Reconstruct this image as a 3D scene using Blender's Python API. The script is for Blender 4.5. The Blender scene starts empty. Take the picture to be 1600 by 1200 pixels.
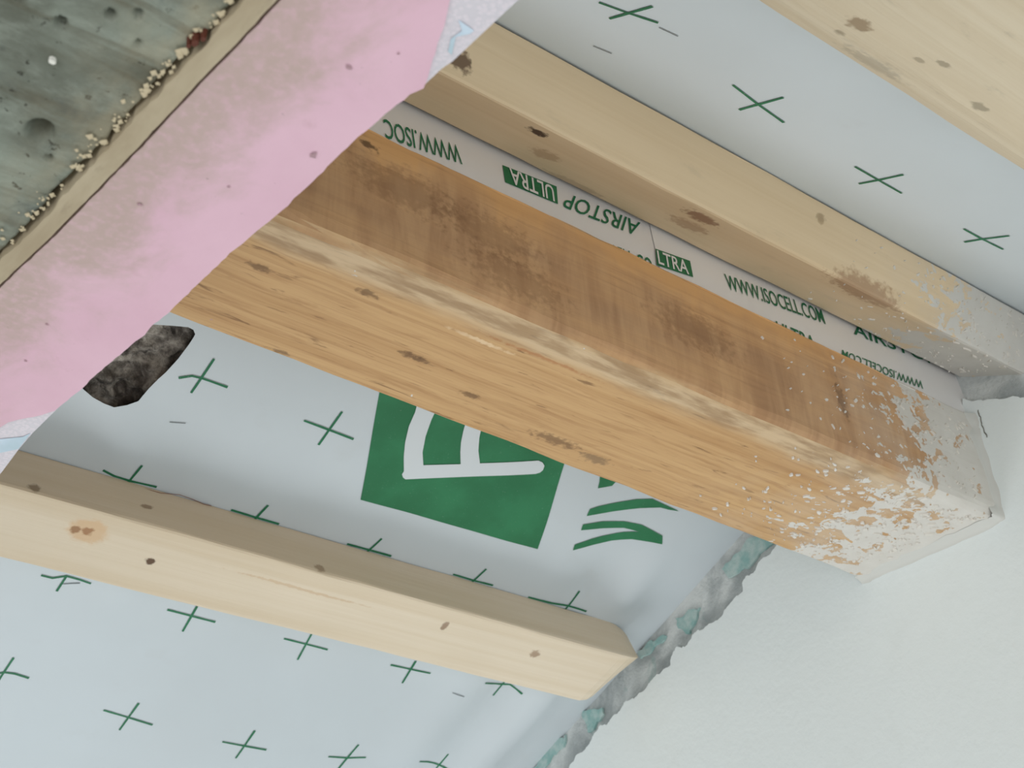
import bpy, bmesh, math, random
from mathutils import Vector, Matrix, noise
from mathutils.geometry import delaunay_2d_cdt

random.seed(7)
S = bpy.context.scene
COL = S.collection

def lin(r, g, b):
    def f(c):
        c /= 255.0
        return c / 12.92 if c <= 0.04045 else ((c + 0.055) / 1.055) ** 2.4
    return (f(r), f(g), f(b), 1.0)

# ------------------------------------------------------------------ camera, light, exposure
# world: X runs along the ridge towards the gable wall, Y across the roof, Z up; metres, camera at the origin
CAM_RIGHT = Vector((0.79509, -0.60618, -0.01942))
CAM_DOWN = Vector((0.30854, 0.43184, -0.84754))
CAM_FWD = Vector((0.52215, 0.66787, 0.53038))
cd = bpy.data.cameras.new('camera'); cam = bpy.data.objects.new('camera', cd); COL.objects.link(cam)
cd.sensor_width = 36.0; cd.lens = 2200.0 / 1600.0 * 36.0; cd.clip_start = 0.02
m = Matrix((CAM_RIGHT, -CAM_DOWN, -CAM_FWD)).transposed()
cam.matrix_world = m.to_4x4()
cd.dof.use_dof = True; cd.dof.focus_distance = 0.78; cd.dof.aperture_fstop = 28
S.camera = cam

w = bpy.data.worlds.new('daylight'); S.world = w; w.use_nodes = True
bg = w.node_tree.nodes['Background']; bg.inputs[0].default_value = (0.92, 0.97, 1.0, 1); bg.inputs[1].default_value = 0.66

def area_light(name, loc, target, sx, sy, power, color):
    ld = bpy.data.lights.new(name, 'AREA'); ld.shape = 'RECTANGLE'; ld.size = sx; ld.size_y = sy
    ld.energy = power; ld.color = color
    o = bpy.data.objects.new(name, ld); COL.objects.link(o); o.location = loc
    o.rotation_euler = (Vector(target) - Vector(loc)).to_track_quat('-Z', 'Y').to_euler()
    return o
area_light('window_daylight', (0.1, -1.5, -0.95), (0.6, 0.4, 0.5), 1.6, 1.2, 14, (0.98, 0.985, 1.0))
area_light('wall_fill_light', (-1.7, -0.3, -0.6), (0.8, 0.5, 0.1), 1.2, 1.4, 15, (0.98, 0.99, 1.0))  # added fill out of view to brighten the gable wall, no real door
area_light('upper_slope_fill_light', (0.2, 1.55, -1.3), (0.6, 0.4, 0.5), 1.2, 0.8, 15, (0.98, 0.99, 1.0))  # added fill from below to lift the upper slope, no real window

S.view_settings.view_transform = 'Standard'; S.view_settings.look = 'None'
S.view_settings.gamma = 1.0; S.view_settings.use_curve_mapping = False
S.view_settings.exposure = -0.18

# ------------------------------------------------------------------ measured layout (metres on each real surface)
LOW_CROSSES = ((((0.3144, 0.2643), (0.3219, 0.2593), (0.3289, 0.2586), (0.3483, 0.2591)), ((0.3289, 0.2411), (0.3278, 0.2727))), (((0.4117, 0.2653), (0.4536, 0.2667)), ((0.4334, 0.2483), (0.4323, 0.2808))), (((0.3027, 0.3561), (0.3116, 0.358), (0.3237, 0.3582), (0.3433, 0.3571)), ((0.3246, 0.3412), (0.323, 0.3625))), (((0.4025, 0.3582), (0.4206, 0.3584), (0.4424, 0.3584)), ((0.4254, 0.344), (0.4229, 0.3618))), (((0.5018, 0.3586), (0.5225, 0.3583), (0.5419, 0.3581)), ((0.5254, 0.3449), (0.5209, 0.3618))), (((0.6012, 0.3581), (0.6212, 0.3583), (0.641, 0.3577)), ((0.625, 0.3439), (0.6212, 0.3614))), (((0.6782, 0.3589), (0.7034, 0.3583), (0.7196, 0.3566), (0.7399, 0.3566)), ((0.7214, 0.3402), (0.7199, 0.3616))), (((0.3036, 0.4621), (0.3122, 0.4622), (0.3206, 0.4572), (0.3312, 0.4578), (0.3402, 0.459)), ((0.3207, 0.4565), (0.3204, 0.4738))), (((0.4046, 0.4662), (0.4455, 0.4671)), ((0.4243, 0.4559), (0.4262, 0.4841))), (((0.5068, 0.4679), (0.547, 0.4675)), ((0.5255, 0.4561), (0.5293, 0.486))), (((0.6082, 0.4676), (0.6465, 0.4648)), ((0.6262, 0.4561), (0.6295, 0.4835))), (((0.7, 0.4589), (0.7205, 0.4607), (0.7295, 0.4594), (0.7448, 0.4638)), ((0.7217, 0.4577), (0.7212, 0.4754))), (((0.3092, 0.5723), (0.3191, 0.5662), (0.3273, 0.5655), (0.339, 0.5673)), ((0.3196, 0.5495), (0.3186, 0.5764))), (((0.4076, 0.5853), (0.4519, 0.5901)), ((0.4298, 0.5688), (0.4299, 0.6043))), (((0.5159, 0.5923), (0.5575, 0.5921)), ((0.5362, 0.5727), (0.5369, 0.6085))), (((0.6168, 0.5878), (0.6352, 0.585), (0.6509, 0.5799)), ((0.635, 0.5661), (0.6342, 0.6027))), (((0.7005, 0.5688), (0.7108, 0.5695), (0.7278, 0.5737), (0.7369, 0.5757)), ((0.7261, 0.5573), (0.7264, 0.5784))))
UPP_CROSSES = ((((0.3507, 0.1696), (0.3663, 0.175), (0.3812, 0.1815)), ((0.3682, 0.192), (0.3648, 0.1609))), (((0.45, 0.1659), (0.4741, 0.1618), (0.4976, 0.1591)), ((0.4741, 0.1814), (0.474, 0.1464))), (((0.5619, 0.1559), (0.583, 0.1559), (0.6044, 0.1564)), ((0.5835, 0.1746), (0.5832, 0.1556), (0.5822, 0.1413))), (((0.6625, 0.1583), (0.6784, 0.1591), (0.699, 0.1615)), ((0.6815, 0.1786), (0.6802, 0.1577), (0.6806, 0.145))))
DASH_LOW = (((0.3258, 0.301), (0.3363, 0.2979)), ((0.6768, 0.4775), (0.6894, 0.478)), ((0.321, 0.4657), (0.3326, 0.461)), ((0.8235, 0.2725), (0.8298, 0.2727)))
DASH_UPP = (((0.3795, 0.1284), (0.3907, 0.131)), ((0.3847, 0.1781), (0.3964, 0.1801)))
LOGO = ((0.4369, 0.1925), (0.4881, 0.3152), (0.6539, 0.3101), (0.6085, 0.1949))
GLYPH = (((0.5042, 0.2813), (0.5066, 0.2837), (0.5094, 0.2846), (0.6038, 0.2426), (0.6065, 0.2402), (0.6074, 0.2371), (0.6059, 0.2331), (0.6023, 0.2308), (0.598, 0.2304), (0.5554, 0.2501), (0.5417, 0.2565), (0.5152, 0.268), (0.5041, 0.2759)), ((0.4769, 0.2117), (0.4827, 0.2276), (0.4854, 0.2404), (0.4907, 0.2545), (0.4968, 0.2665), (0.5051, 0.2799), (0.5167, 0.2704), (0.5152, 0.268), (0.5081, 0.2577), (0.5021, 0.2436), (0.4977, 0.2286), (0.4935, 0.208)), ((0.5189, 0.2102), (0.5261, 0.2287), (0.5306, 0.2386), (0.5354, 0.2469), (0.543, 0.2581), (0.5562, 0.2509), (0.5475, 0.2401), (0.5408, 0.2288), (0.5316, 0.2083)))
STROKES = (((0.6834, 0.3002), (0.681, 0.2943), (0.6918, 0.2836), (0.6987, 0.2785), (0.7148, 0.2684), (0.7268, 0.263), (0.7119, 0.2646), (0.6931, 0.2711), (0.6761, 0.2788), (0.6738, 0.273), (0.6883, 0.2646), (0.7071, 0.2584), (0.7246, 0.2557), (0.7377, 0.257), (0.7487, 0.2583), (0.7539, 0.2657), (0.7432, 0.268), (0.7267, 0.2725), (0.7108, 0.2805), (0.6965, 0.2899)), ((0.6712, 0.2641), (0.6693, 0.257), (0.6749, 0.2519), (0.6842, 0.2455), (0.7018, 0.2345), (0.7147, 0.2288), (0.7452, 0.2307), (0.7361, 0.2327), (0.7271, 0.2338), (0.7112, 0.2412), (0.6899, 0.2529)), ((0.6627, 0.2366), (0.6599, 0.2305), (0.6554, 0.2233), (0.674, 0.2197), (0.6727, 0.2302)))
TEXTS = {'t1': ((0.3581, 0.5485), (0.3057, 0.5406), (0.3589, 0.5334)), 'box1': ((0.3898, 0.5506), (0.3899, 0.536), (0.4304, 0.5398), (0.4317, 0.5555)), 't2': ((0.4283, 0.5531), (0.3944, 0.5503), (0.4278, 0.5402)), 't3': ((0.5009, 0.5601), (0.44, 0.5542), (0.4945, 0.5453)), 't4': ((0.4595, 0.5105), (0.5025, 0.5157), (0.4605, 0.5249)), 'box2': ((0.5092, 0.5413), (0.5069, 0.5259), (0.5396, 0.5315), (0.5404, 0.546)), 't5': ((0.5085, 0.528), (0.5358, 0.5319), (0.5095, 0.5398)), 't6': ((0.5716, 0.5361), (0.6693, 0.5481), (0.5717, 0.5495)), 't7': ((0.6107, 0.5139), (0.6491, 0.5162), (0.6128, 0.5264)), 't8': ((0.701, 0.553), (0.797, 0.5627), (0.7026, 0.5644)), 't9': ((0.7693, 0.5373), (0.6795, 0.5294), (0.766, 0.5289)), 'seam': ((0.5159, 0.573), (0.5043, 0.5118)), 'ext': ((0.2903, 0.5503), (0.8238, 0.5411), (0.838, 0.5686))}
CONC_EDGE = ((0.1016, 0.4639), (0.1041, 0.4375), (0.1073, 0.4166), (0.1116, 0.351), (0.1139, 0.3163), (0.1161, 0.2898), (0.1164, 0.274), (0.1165, 0.2711), (0.1171, 0.2461))
CRACK = ((0.1081, 0.4827), (0.1107, 0.4488), (0.1148, 0.4112), (0.1197, 0.3474), (0.122, 0.3094), (0.1237, 0.2865), (0.125, 0.2649), (0.1271, 0.2388))
PINK_OUT = ((0.1377, 0.5767), (0.148, 0.5501), (0.1493, 0.5445), (0.1524, 0.5393), (0.1584, 0.5307), (0.1618, 0.5237), (0.1621, 0.5189), (0.1638, 0.5025), (0.1639, 0.4994), (0.1643, 0.4881), (0.166, 0.4668), (0.1678, 0.4481), (0.1675, 0.439), (0.1686, 0.4323), (0.1696, 0.4004), (0.1703, 0.3817), (0.1714, 0.3702), (0.1737, 0.3456), (0.1734, 0.3411), (0.1743, 0.3263), (0.1745, 0.3052), (0.176, 0.2876), (0.1773, 0.2756), (0.1793, 0.2708), (0.1783, 0.2675), (0.1747, 0.2594), (0.1695, 0.2455), (0.1647, 0.2358), (0.156, 0.2175))
FLEECE_OUT = ((0.1653, 0.6484), (0.1637, 0.591), (0.1622, 0.5672), (0.1617, 0.5486), (0.1625, 0.5219), (0.1618, 0.5134), (0.1667, 0.4045), (0.1726, 0.3223), (0.177, 0.2751), (0.179, 0.2713), (0.1794, 0.261), (0.1803, 0.2565), (0.1811, 0.2345), (0.1816, 0.2234), (0.1823, 0.1981))
FL_IN_TOP = ((0.1461, 0.229), (0.1553, 0.2427), (0.1621, 0.2563), (0.1767, 0.2739))
FL_IN_BOT = ((0.1294, 0.5442), (0.1406, 0.5298), (0.1516, 0.5156), (0.1607, 0.5154))
SOFF_PTS = {'hole': (0.0913, 0.3621), 'rust': (0.1129, 0.2943), 'fl1': (0.0785, 0.3138), 'fl2': (0.0823, 0.3289), 'f3': (0.0652, 0.3103), 'f4': (0.089, 0.3021), 'f5': (0.0953, 0.2969), 'f6': (0.1004, 0.3081), 'f7': (0.0989, 0.3731)}
PINKMARKS = ((0.1673, 0.3174), (0.1556, 0.2766), (0.1523, 0.3484), (0.132, 0.3745), (0.1645, 0.2627), (0.1342, 0.4629), (0.1373, 0.4926), (0.1839, 0.4229))
FPRINT = (((0.1717, 0.2414), (0.178, 0.2421), (0.1779, 0.2438), (0.1751, 0.2475), (0.1784, 0.2542), (0.1767, 0.2538), (0.1743, 0.249), (0.1751, 0.2443)), ((0.1511, 0.5623), (0.1593, 0.5537), (0.161, 0.5483), (0.1618, 0.5653), (0.1556, 0.5747)))
KNOTS = {'ub': ((0.3822, 0.4601, 0.5409), (0.4041, 0.4803, 0.55), (0.511, 0.462, 0.5417), (0.6493, 0.4524, 0.5374), (0.4427, 0.4983, 0.5581), (0.5169, 0.4787, 0.5492)), 'us': ((0.3166, 0.4452, 0.5468), (0.5958, 0.4372, 0.5646), (0.3188, 0.4459, 0.5453)), 'lb': ((0.3002, 0.8541, 0.4268), (0.2923, 0.8556, 0.4262), (0.3514, 0.8647, 0.4222), (0.5948, 0.8537, 0.427), (0.6875, 0.8569, 0.4256), (0.4658, 0.8548, 0.4266)), 'ls': ((0.2546, 0.8386, 0.4395), (0.3356, 0.8438, 0.4514), (0.4716, 0.8381, 0.4383)), 'bs': ((0.2935, 0.4953, 0.5097), (0.3889, 0.4953, 0.4607), (0.5272, 0.4953, 0.4813), (0.3716, 0.4953, 0.484), (0.3162, 0.4953, 0.489), (0.6601, 0.4953, 0.4777), (0.461, 0.4953, 0.4916)), 'bb': ((0.2562, 0.5341, 0.4354), (0.3116, 0.521, 0.4354), (0.3632, 0.5575, 0.4354), (0.3702, 0.5582, 0.4354), (0.416, 0.5722, 0.4354), (0.4909, 0.5852, 0.4354), (0.5266, 0.5891, 0.4354), (0.3822, 0.5224, 0.4354), (0.3954, 0.5224, 0.4354), (0.3021, 0.5973, 0.4354), (0.4268, 0.516, 0.4354)), 'bd': ((0.4052, 0.2591, 0.4707), (0.4081, 0.2723, 0.4766), (0.4437, 0.2565, 0.4695), (0.4527, 0.2496, 0.4664), (0.4954, 0.2608, 0.4715), (0.4412, 0.2808, 0.4805), (0.4571, 0.2255, 0.4556))}
HOLE = ((0.2371, 0.2804), (0.262, 0.2971), (0.2702, 0.3006), (0.2785, 0.3019), (0.2857, 0.3019), (0.2927, 0.2972), (0.2985, 0.2919), (0.2995, 0.2861), (0.3006, 0.2798), (0.3027, 0.2708), (0.3048, 0.2635), (0.3072, 0.2504), (0.3084, 0.2379), (0.3087, 0.2321), (0.3086, 0.2282), (0.3059, 0.2255), (0.3019, 0.2249), (0.2923, 0.2278), (0.2812, 0.2318), (0.2584, 0.2407), (0.2362, 0.2587))
RAGGED = ((1.0257, 0.3421), (0.9866, 0.3709), (0.9676, 0.3808), (0.9561, 0.3896), (0.9442, 0.3929), (0.932, 0.4008), (0.9157, 0.4063), (0.9014, 0.411), (0.8873, 0.4193), (0.8769, 0.418), (0.8629, 0.4232), (0.8499, 0.4285), (0.8297, 0.4345), (0.8194, 0.4468), (0.8078, 0.4442), (0.799, 0.4512), (0.7823, 0.4537), (0.7677, 0.4539), (0.7545, 0.462), (0.7456, 0.4663), (0.7371, 0.4685), (0.7358, 0.4772), (0.7272, 0.4798), (0.7187, 0.483), (0.7076, 0.4886), (0.697, 0.492), (0.6662, 0.5034), (0.6378, 0.5089))
NEARW = ((0.502, 0.5264), (0.499, 0.537), (0.4829, 0.528), (0.4676, 0.522), (0.4553, 0.517), (0.4102, 0.491))
TEAL = (((0.7559, 0.4887), (0.762, 0.4998), (0.7378, 0.5084), (0.7218, 0.5152), (0.7043, 0.5094), (0.7006, 0.501), (0.7174, 0.4958), (0.7293, 0.4905), (0.7405, 0.4906)), ((0.8224, 0.4755), (0.8087, 0.475), (0.792, 0.4751), (0.7961, 0.4677), (0.8071, 0.4556), (0.8159, 0.4626), (0.8198, 0.4699)), ((0.8727, 0.4592), (0.8549, 0.4667), (0.8361, 0.464), (0.8424, 0.4596), (0.8604, 0.4553), (0.8707, 0.4538)), ((0.9535, 0.4258), (0.9415, 0.4284), (0.9238, 0.4245), (0.9227, 0.417), (0.9385, 0.4084), (0.9458, 0.4075), (0.9486, 0.4172)), ((1.0281, 0.396), (1.0132, 0.4032), (0.9936, 0.4114), (0.9765, 0.414), (0.9789, 0.4062), (0.9943, 0.3995), (1.0138, 0.3906), (1.0256, 0.3864)))
CRACKS = (((0.4881, 0.5223), (0.4869, 0.5109), (0.4861, 0.4982)), ((0.4947, 0.4947), (0.4923, 0.4862)))
THREAD = ((0.3334, 0.3596), (0.3468, 0.359), (0.3601, 0.3558), (0.3707, 0.357), (0.3809, 0.3591), (0.3868, 0.3588))
D = 0.82                    # distance to the gable wall along the ridge
RIDGE_Y, RIDGE_Z = 0.52365, 0.61606
KL, KU = 0.438, 0.45        # pitch of the two roof slopes
CL, CU = 0.84542, 0.38042
AL, AU = 1.09172, 1.09657
KS, CS = 0.139, 0.42689     # leaning strip beside the ridge beam
SOFFIT = 0.3116
NLOW = Vector((0, -KL, -1)).normalized()      # towards the room
NUPP = Vector((0, KU, -1)).normalized()
NSTRIP = Vector((0, -1, KS)).normalized()

def smooth(a, b, x):
    t = max(0.0, min(1.0, (x - a) / (b - a))); return t * t * (3 - 2 * t)
def nz(x, y, z, s):
    return noise.noise(Vector((x * s, y * s, z * s)))

def p_low(x, t, off=0.0):
    y = RIDGE_Y + t / AL
    d = 0.0028 * nz(x, t, 1.3, 7) + 0.0012 * nz(x, t, 5.1, 19)
    k = smooth(0.24, 0.34, t)
    dw = D - x + 0.025 * nz(x * 0.3, t, 8.8, 6)
    d += k * (0.0075 * math.exp(-((dw - 0.055) / 0.014) ** 2) - 0.004 * math.exp(-((dw - 0.092) / 0.018) ** 2)
              + 0.0045 * math.exp(-((dw - 0.13) / 0.02) ** 2) * (0.5 + nz(x * 0.2, t, 3.3, 5)))
    d *= smooth(0.0, 0.03, D - x)
    d += 0.004 * k * math.exp(-((x - 0.29 - 0.5 * (t - 0.3)) / 0.02) ** 2) * smooth(0.5, 0.36, t)
    bat = min(abs(t - 0.3595), abs(t - 0.42)) if not (0.3595 < t < 0.42) else 0.0
    d *= 0.15 + 0.85 * smooth(0.0, 0.03, bat)
    return Vector((x, y, CL - KL * y)) + NLOW * (d + off)
def p_upp(x, t, off=0.0):
    y = RIDGE_Y - t / AU
    d = 0.002 * nz(x, t, 2.7, 8) * smooth(0.1, 0.16, t)
    return Vector((x, y, CU + KU * y)) + NUPP * (d + off)
def p_strip(x, z, off=0.0):
    return Vector((x, CS + KS * z, z)) + NSTRIP * (off + 0.0006 * nz(x, z, 4.0, 16))
def p_sof(x, y, off=0.0):
    return Vector((x, y, SOFFIT - off))
def p_wall(y, z, off=0.0):
    return Vector((D - off, y, z))

# ------------------------------------------------------------------ object helpers
def tag(o, label=None, cat=None, group=None, kind=None):
    for k, v in (('label', label), ('category', cat), ('group', group), ('kind', kind)):
        if v: o[k] = v
    return o
WORLD_ORIGIN = {}
def mesh_obj(name, verts, faces, mat, parent=None, origin=None, smooth_shade=False):
    og = Vector(origin) if origin is not None else Vector((0, 0, 0))
    me = bpy.data.meshes.new(name)
    me.from_pydata([tuple(Vector(v) - og) for v in verts], [], faces)
    me.update()
    bm = bmesh.new(); bm.from_mesh(me); bmesh.ops.recalc_face_normals(bm, faces=bm.faces); bm.to_mesh(me); bm.free()
    if mat: me.materials.append(mat)
    if smooth_shade:
        for p in me.polygons: p.use_smooth = True
    o = bpy.data.objects.new(name, me); COL.objects.link(o)
    WORLD_ORIGIN[o.name] = og
    if parent is not None:
        o.parent = parent; o.location = og - WORLD_ORIGIN[parent.name]
    else:
        o.location = og
    return o
def sheet_obj(name, fn, poly_or_rect, step, mat, parent=None, hole=None, origin=None, thick=0.0, smooth_shade=True):
    """surface over a parameter rectangle, with an optional hole cut out of it"""
    x0, x1, y0, y1 = poly_or_rect
    nx, ny = int(round((x1 - x0) / step)), int(round((y1 - y0) / step))
    pts = [Vector((x0 + (x1 - x0) * i / nx, y0 + (y1 - y0) * j / ny)) for j in range(ny + 1) for i in range(nx + 1)]
    if hole:
        hp = [Vector(h) for h in hole]
        pts = [p for p in pts if min((p - h).length for h in hp) > step * 0.35]
        n0 = len(pts); pts += hp; k = len(hp)
        edges = [(n0 + i, n0 + (i + 1) % k) for i in range(k)]
        v, e, f, *_ = delaunay_2d_cdt(pts, edges, [], 0, 1e-6)
        def inside(c):
            r = False
            for i in range(k):
                a, b = hp[i], hp[(i + 1) % k]
                if (a.y > c.y) != (b.y > c.y) and c.x < (b.x - a.x) * (c.y - a.y) / (b.y - a.y) + a.x: r = not r
            return r
        f = [t for t in f if not inside(sum((Vector(v[i]) for i in t), Vector((0, 0))) / len(t))]
        verts = [fn(p[0], p[1]) for p in v]; faces = f
    else:
        verts = [fn(p.x, p.y) for p in pts]
        faces = [(j * (nx + 1) + i, j * (nx + 1) + i + 1, (j + 1) * (nx + 1) + i + 1, (j + 1) * (nx + 1) + i)
                 for j in range(ny) for i in range(nx)]
    o = mesh_obj(name, verts, faces, mat, parent, origin, smooth_shade)
    if thick:
        md = o.modifiers.new('thickness', 'SOLIDIFY'); md.thickness = thick; md.offset = 0
    return o
def flat_poly(name, fn, poly, off, mat, parent, step=0.006, origin=None):
    """print lying on a curved surface: a filled outline, subdivided so it follows the sheet"""
    hp = [Vector(p) for p in poly]
    xs = [p.x for p in hp]; ys = [p.y for p in hp]; dense = []
    for i, a in enumerate(hp):
        b = hp[(i + 1) % len(hp)]; n = max(1, int((b - a).length / step))
        dense += [a + (b - a) * j / n for j in range(n)]
    k = len(dense); pts = list(dense)
    nx = int((max(xs) - min(xs)) / step) + 1; ny = int((max(ys) - min(ys)) / step) + 1
    if nx * ny < 6000:
        for i in range(1, nx):
            for j in range(1, ny):
                q = Vector((min(xs) + i * step, min(ys) + j * step))
                if min((q - h).length for h in dense) > step * 0.3: pts.append(q)
    v, e, f, *_ = delaunay_2d_cdt(pts, [(i, (i + 1) % k) for i in range(k)], [], 0, 1e-7)
    def inside(c):
        r = False
        for i in range(k):
            a, b = dense[i], dense[(i + 1) % k]
            if (a.y > c.y) != (b.y > c.y) and c.x < (b.x - a.x) * (c.y - a.y) / (b.y - a.y) + a.x: r = not r
        return r
    f = [t for t in f if inside(sum((Vector(v[i]) for i in t), Vector((0, 0))) / len(t))]
    return mesh_obj(name, [fn(p[0], p[1], off) for p in v], f, mat, parent, origin, True)
def stroke_mesh(fn, lines, width, off):
    V, F = [], []
    for ln in lines:
        pts = [Vector(p) for p in ln]; dense = [pts[0]]
        for a, b in zip(pts, pts[1:]):
            n = max(1, int((b - a).length / 0.006))
            dense += [a + (b - a) * (j + 1) / n for j in range(n)]
        base = len(V)
        for i, p in enumerate(dense):
            d = (dense[min(i + 1, len(dense) - 1)] - dense[max(i - 1, 0)]).normalized()
            q = Vector((-d.y, d.x)) * width * 0.5 * random.uniform(0.85, 1.15)
            V += [fn(p.x + q.x, p.y + q.y, off), fn(p.x - q.x, p.y - q.y, off)]
        for i in range(len(dense) - 1):
            F.append((base + 2 * i, base + 2 * i + 1, base + 2 * i + 3, base + 2 * i + 2))
    return V, F
def loft(name, prof, xs, mat, parent=None, origin=(0, 0, 0), endshift=None, sm=False, jitter=0.0):
    """timber: a cross-section (Y,Z) drawn along X"""
    V, F = [], []
    n = None
    for i, x in enumerate(xs):
        pr = prof(x); n = len(pr)
        for j, (y, z) in enumerate(pr):
            dx = endshift(i, j, x) if endshift else 0.0
            jy = jitter * nz(x, j * 3.1, 0.4, 22); jz = jitter * nz(x, j * 3.1, 9.4, 22)
            V.append((x + dx, y + jy, z + jz))
    for i in range(len(xs) - 1):
        for j in range(n):
            a = i * n + j; b = i * n + (j + 1) % n
            F.append((a, b, b + n, a + n))
    F.append(tuple(range(n))); F.append(tuple(range((len(xs) - 1) * n, len(xs) * n)))
    return mesh_obj(name, V, F, mat, parent, origin, sm)
def rounded(poly, radii, seg=3):
    """round the corners of a (y,z) polygon"""
    out = []; n = len(poly)
    for i, p in enumerate(poly):
        p = Vector(p); r = radii[i] if isinstance(radii, (list, tuple)) else radii
        a = (Vector(poly[i - 1]) - p).normalized(); b = (Vector(poly[(i + 1) % n]) - p).normalized()
        if r <= 0: out.append(tuple(p)); continue
        for k in range(seg + 1):
            t = k / seg
            out.append(tuple(p + a * r * (1 - t) ** 2 + b * r * t ** 2))
    return out
def frange(a, b, n): return [a + (b - a) * i / n for i in range(n + 1)]

# ------------------------------------------------------------------ materials
class NT:
    def __init__(s, name, rough=0.7):
        s.m = bpy.data.materials.new(name); s.m.use_nodes = True; s.t = s.m.node_tree
        s.b = s.t.nodes['Principled BSDF']; s.b.inputs['Roughness'].default_value = rough
        s.b.inputs['Specular IOR Level'].default_value = 0.3
        s.tc = s.t.nodes.new('ShaderNodeTexCoord'); s.P = s.tc.outputs['Object']
    def n(s, kind, **kw):
        x = s.t.nodes.new(kind)
        for k, v in kw.items(): setattr(x, k, v)
        return x
    def set(s, sock, v):
        if isinstance(v, bpy.types.NodeSocket): s.t.links.new(v, sock)
        else: sock.default_value = v
    def math(s, op, a, b=0.0, c=None):
        x = s.n('ShaderNodeMath', operation=op); s.set(x.inputs[0], a); s.set(x.inputs[1], b)
        if c is not None: s.set(x.inputs[2], c)
        return x.outputs[0]
    def scale(s, v, sc, off=(0, 0, 0)):
        x = s.n('ShaderNodeMapping'); s.set(x.inputs[0], v); x.inputs['Scale'].default_value = sc; x.inputs['Location'].default_value = off
        return x.outputs[0]
    def noise(s, sc=(1, 1, 1), detail=4, rough=0.55, dist=0.0, off=(0, 0, 0)):
        x = s.n('ShaderNodeTexNoise'); s.set(x.inputs['Vector'], s.scale(s.P, sc, off)); x.inputs['Scale'].default_value = 1.0
        x.inputs['Detail'].default_value = detail; x.inputs['Roughness'].default_value = rough; x.inputs['Distortion'].default_value = dist
        return x.outputs[0]
    def ramp(s, v, lo, hi, a=0.0, b=1.0):
        x = s.n('ShaderNodeMapRange', interpolation_type='SMOOTHSTEP'); s.set(x.inputs[0], v)
        for i, q in zip((1, 2, 3, 4), (lo, hi, a, b)): s.set(x.inputs[i], q)
        return x.outputs[0]
    def mix(s, f, a, b, blend='MIX'):
        x = s.n('ShaderNodeMix', data_type='RGBA', blend_type=blend); s.set(x.inputs[0], f); s.set(x.inputs[6], a); s.set(x.inputs[7], b)
        return x.outputs[2]
    def xyz(s):
        x = s.n('ShaderNodeSeparateXYZ'); s.set(x.inputs[0], s.P); return x.outputs
    def normal_axis(s):
        g = s.n('ShaderNodeNewGeometry'); x = s.n('ShaderNodeSeparateXYZ'); s.set(x.inputs[0], g.outputs['True Normal']); return x.outputs
    def blob(s, c, r, edge=0.35, wob=0.25):
        """1 inside an ellipsoid about c, 0 outside: a knot or a stain"""
        a = s.n('ShaderNodeVectorMath', operation='SUBTRACT'); s.set(a.inputs[0], s.P); a.inputs[1].default_value = c
        b = s.n('ShaderNodeVectorMath', operation='MULTIPLY'); s.set(b.inputs[0], a.outputs[0]); b.inputs[1].default_value = tuple(1.0 / q for q in r)
        l = s.n('ShaderNodeVectorMath', operation='LENGTH'); s.set(l.inputs[0], b.outputs[0])
        d = l.outputs['Value']
        if wob: d = s.math('ADD', d, s.math('MULTIPLY', s.math('SUBTRACT', s.noise((220, 260, 260), 2), 0.5), wob * 7))
        return s.ramp(d, 1.0 - edge, 1.0 + edge, 1.0, 0.0)
    def bump(s, h, strength=0.3, dist=0.002):
        x = s.n('ShaderNodeBump'); x.inputs['Strength'].default_value = strength; x.inputs['Distance'].default_value = dist
        s.set(x.inputs['Height'], h); s.t.links.new(x.outputs[0], s.b.inputs['Normal'])
    def done(s, col):
        s.set(s.b.inputs['Base Color'], col); return s.m

def plain(name, c, rough=0.7):
    q = NT(name, rough); return q.done(c)
def sub(p, o): return tuple(a - b for a, b in zip(p, o))

def spruce(name, origin, light, dark, knots, plaster_x=None, dirt=None, seed=0.0):
    """pale planed softwood, grain along X"""
    q = NT(name, 0.62)
    g1 = q.noise((1.6, 55, 55), 5, 0.6, 0.6, (seed, 0, 0)); g2 = q.noise((7, 420, 420), 3, 0.6, 0.2, (seed, 1, 0)); g3 = q.noise((3.5, 9, 9), 3, 0.5, 0, (seed, 2, 3))
    c = q.mix(q.ramp(g1, 0.3, 0.75, 0, 0.8), light, dark)
    c = q.mix(q.ramp(g2, 0.42, 0.75, 0, 0.22), c, dark)
    c = q.mix(q.ramp(g3, 0.42, 0.72, 0, 0.25), c, (dark[0] * 0.82, dark[1] * 0.8, dark[2] * 0.76, 1))
    for k in knots:
        p, r, colr, amt = k[:4]
        f = q.blob(sub(p, origin), r, *(k[4:] if len(k) > 4 else ()))
        c = q.mix(q.math('MULTIPLY', f, amt), c, colr)
    if dirt:
        f = q.ramp(q.noise((16, 60, 60), 5, 0.65, 0.4, (4, seed, 0)), 0.6, 0.74, 0, dirt)
        c = q.mix(f, c, lin(120, 112, 98))
    h = g2
    if plaster_x:
        x0, x1 = plaster_x[0] - origin[0], plaster_x[1] - origin[0]
        c, h = plaster_over(q, c, g2, x0, x1)
    q.bump(h, 0.18, 0.001)
    return q.done(c)
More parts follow.
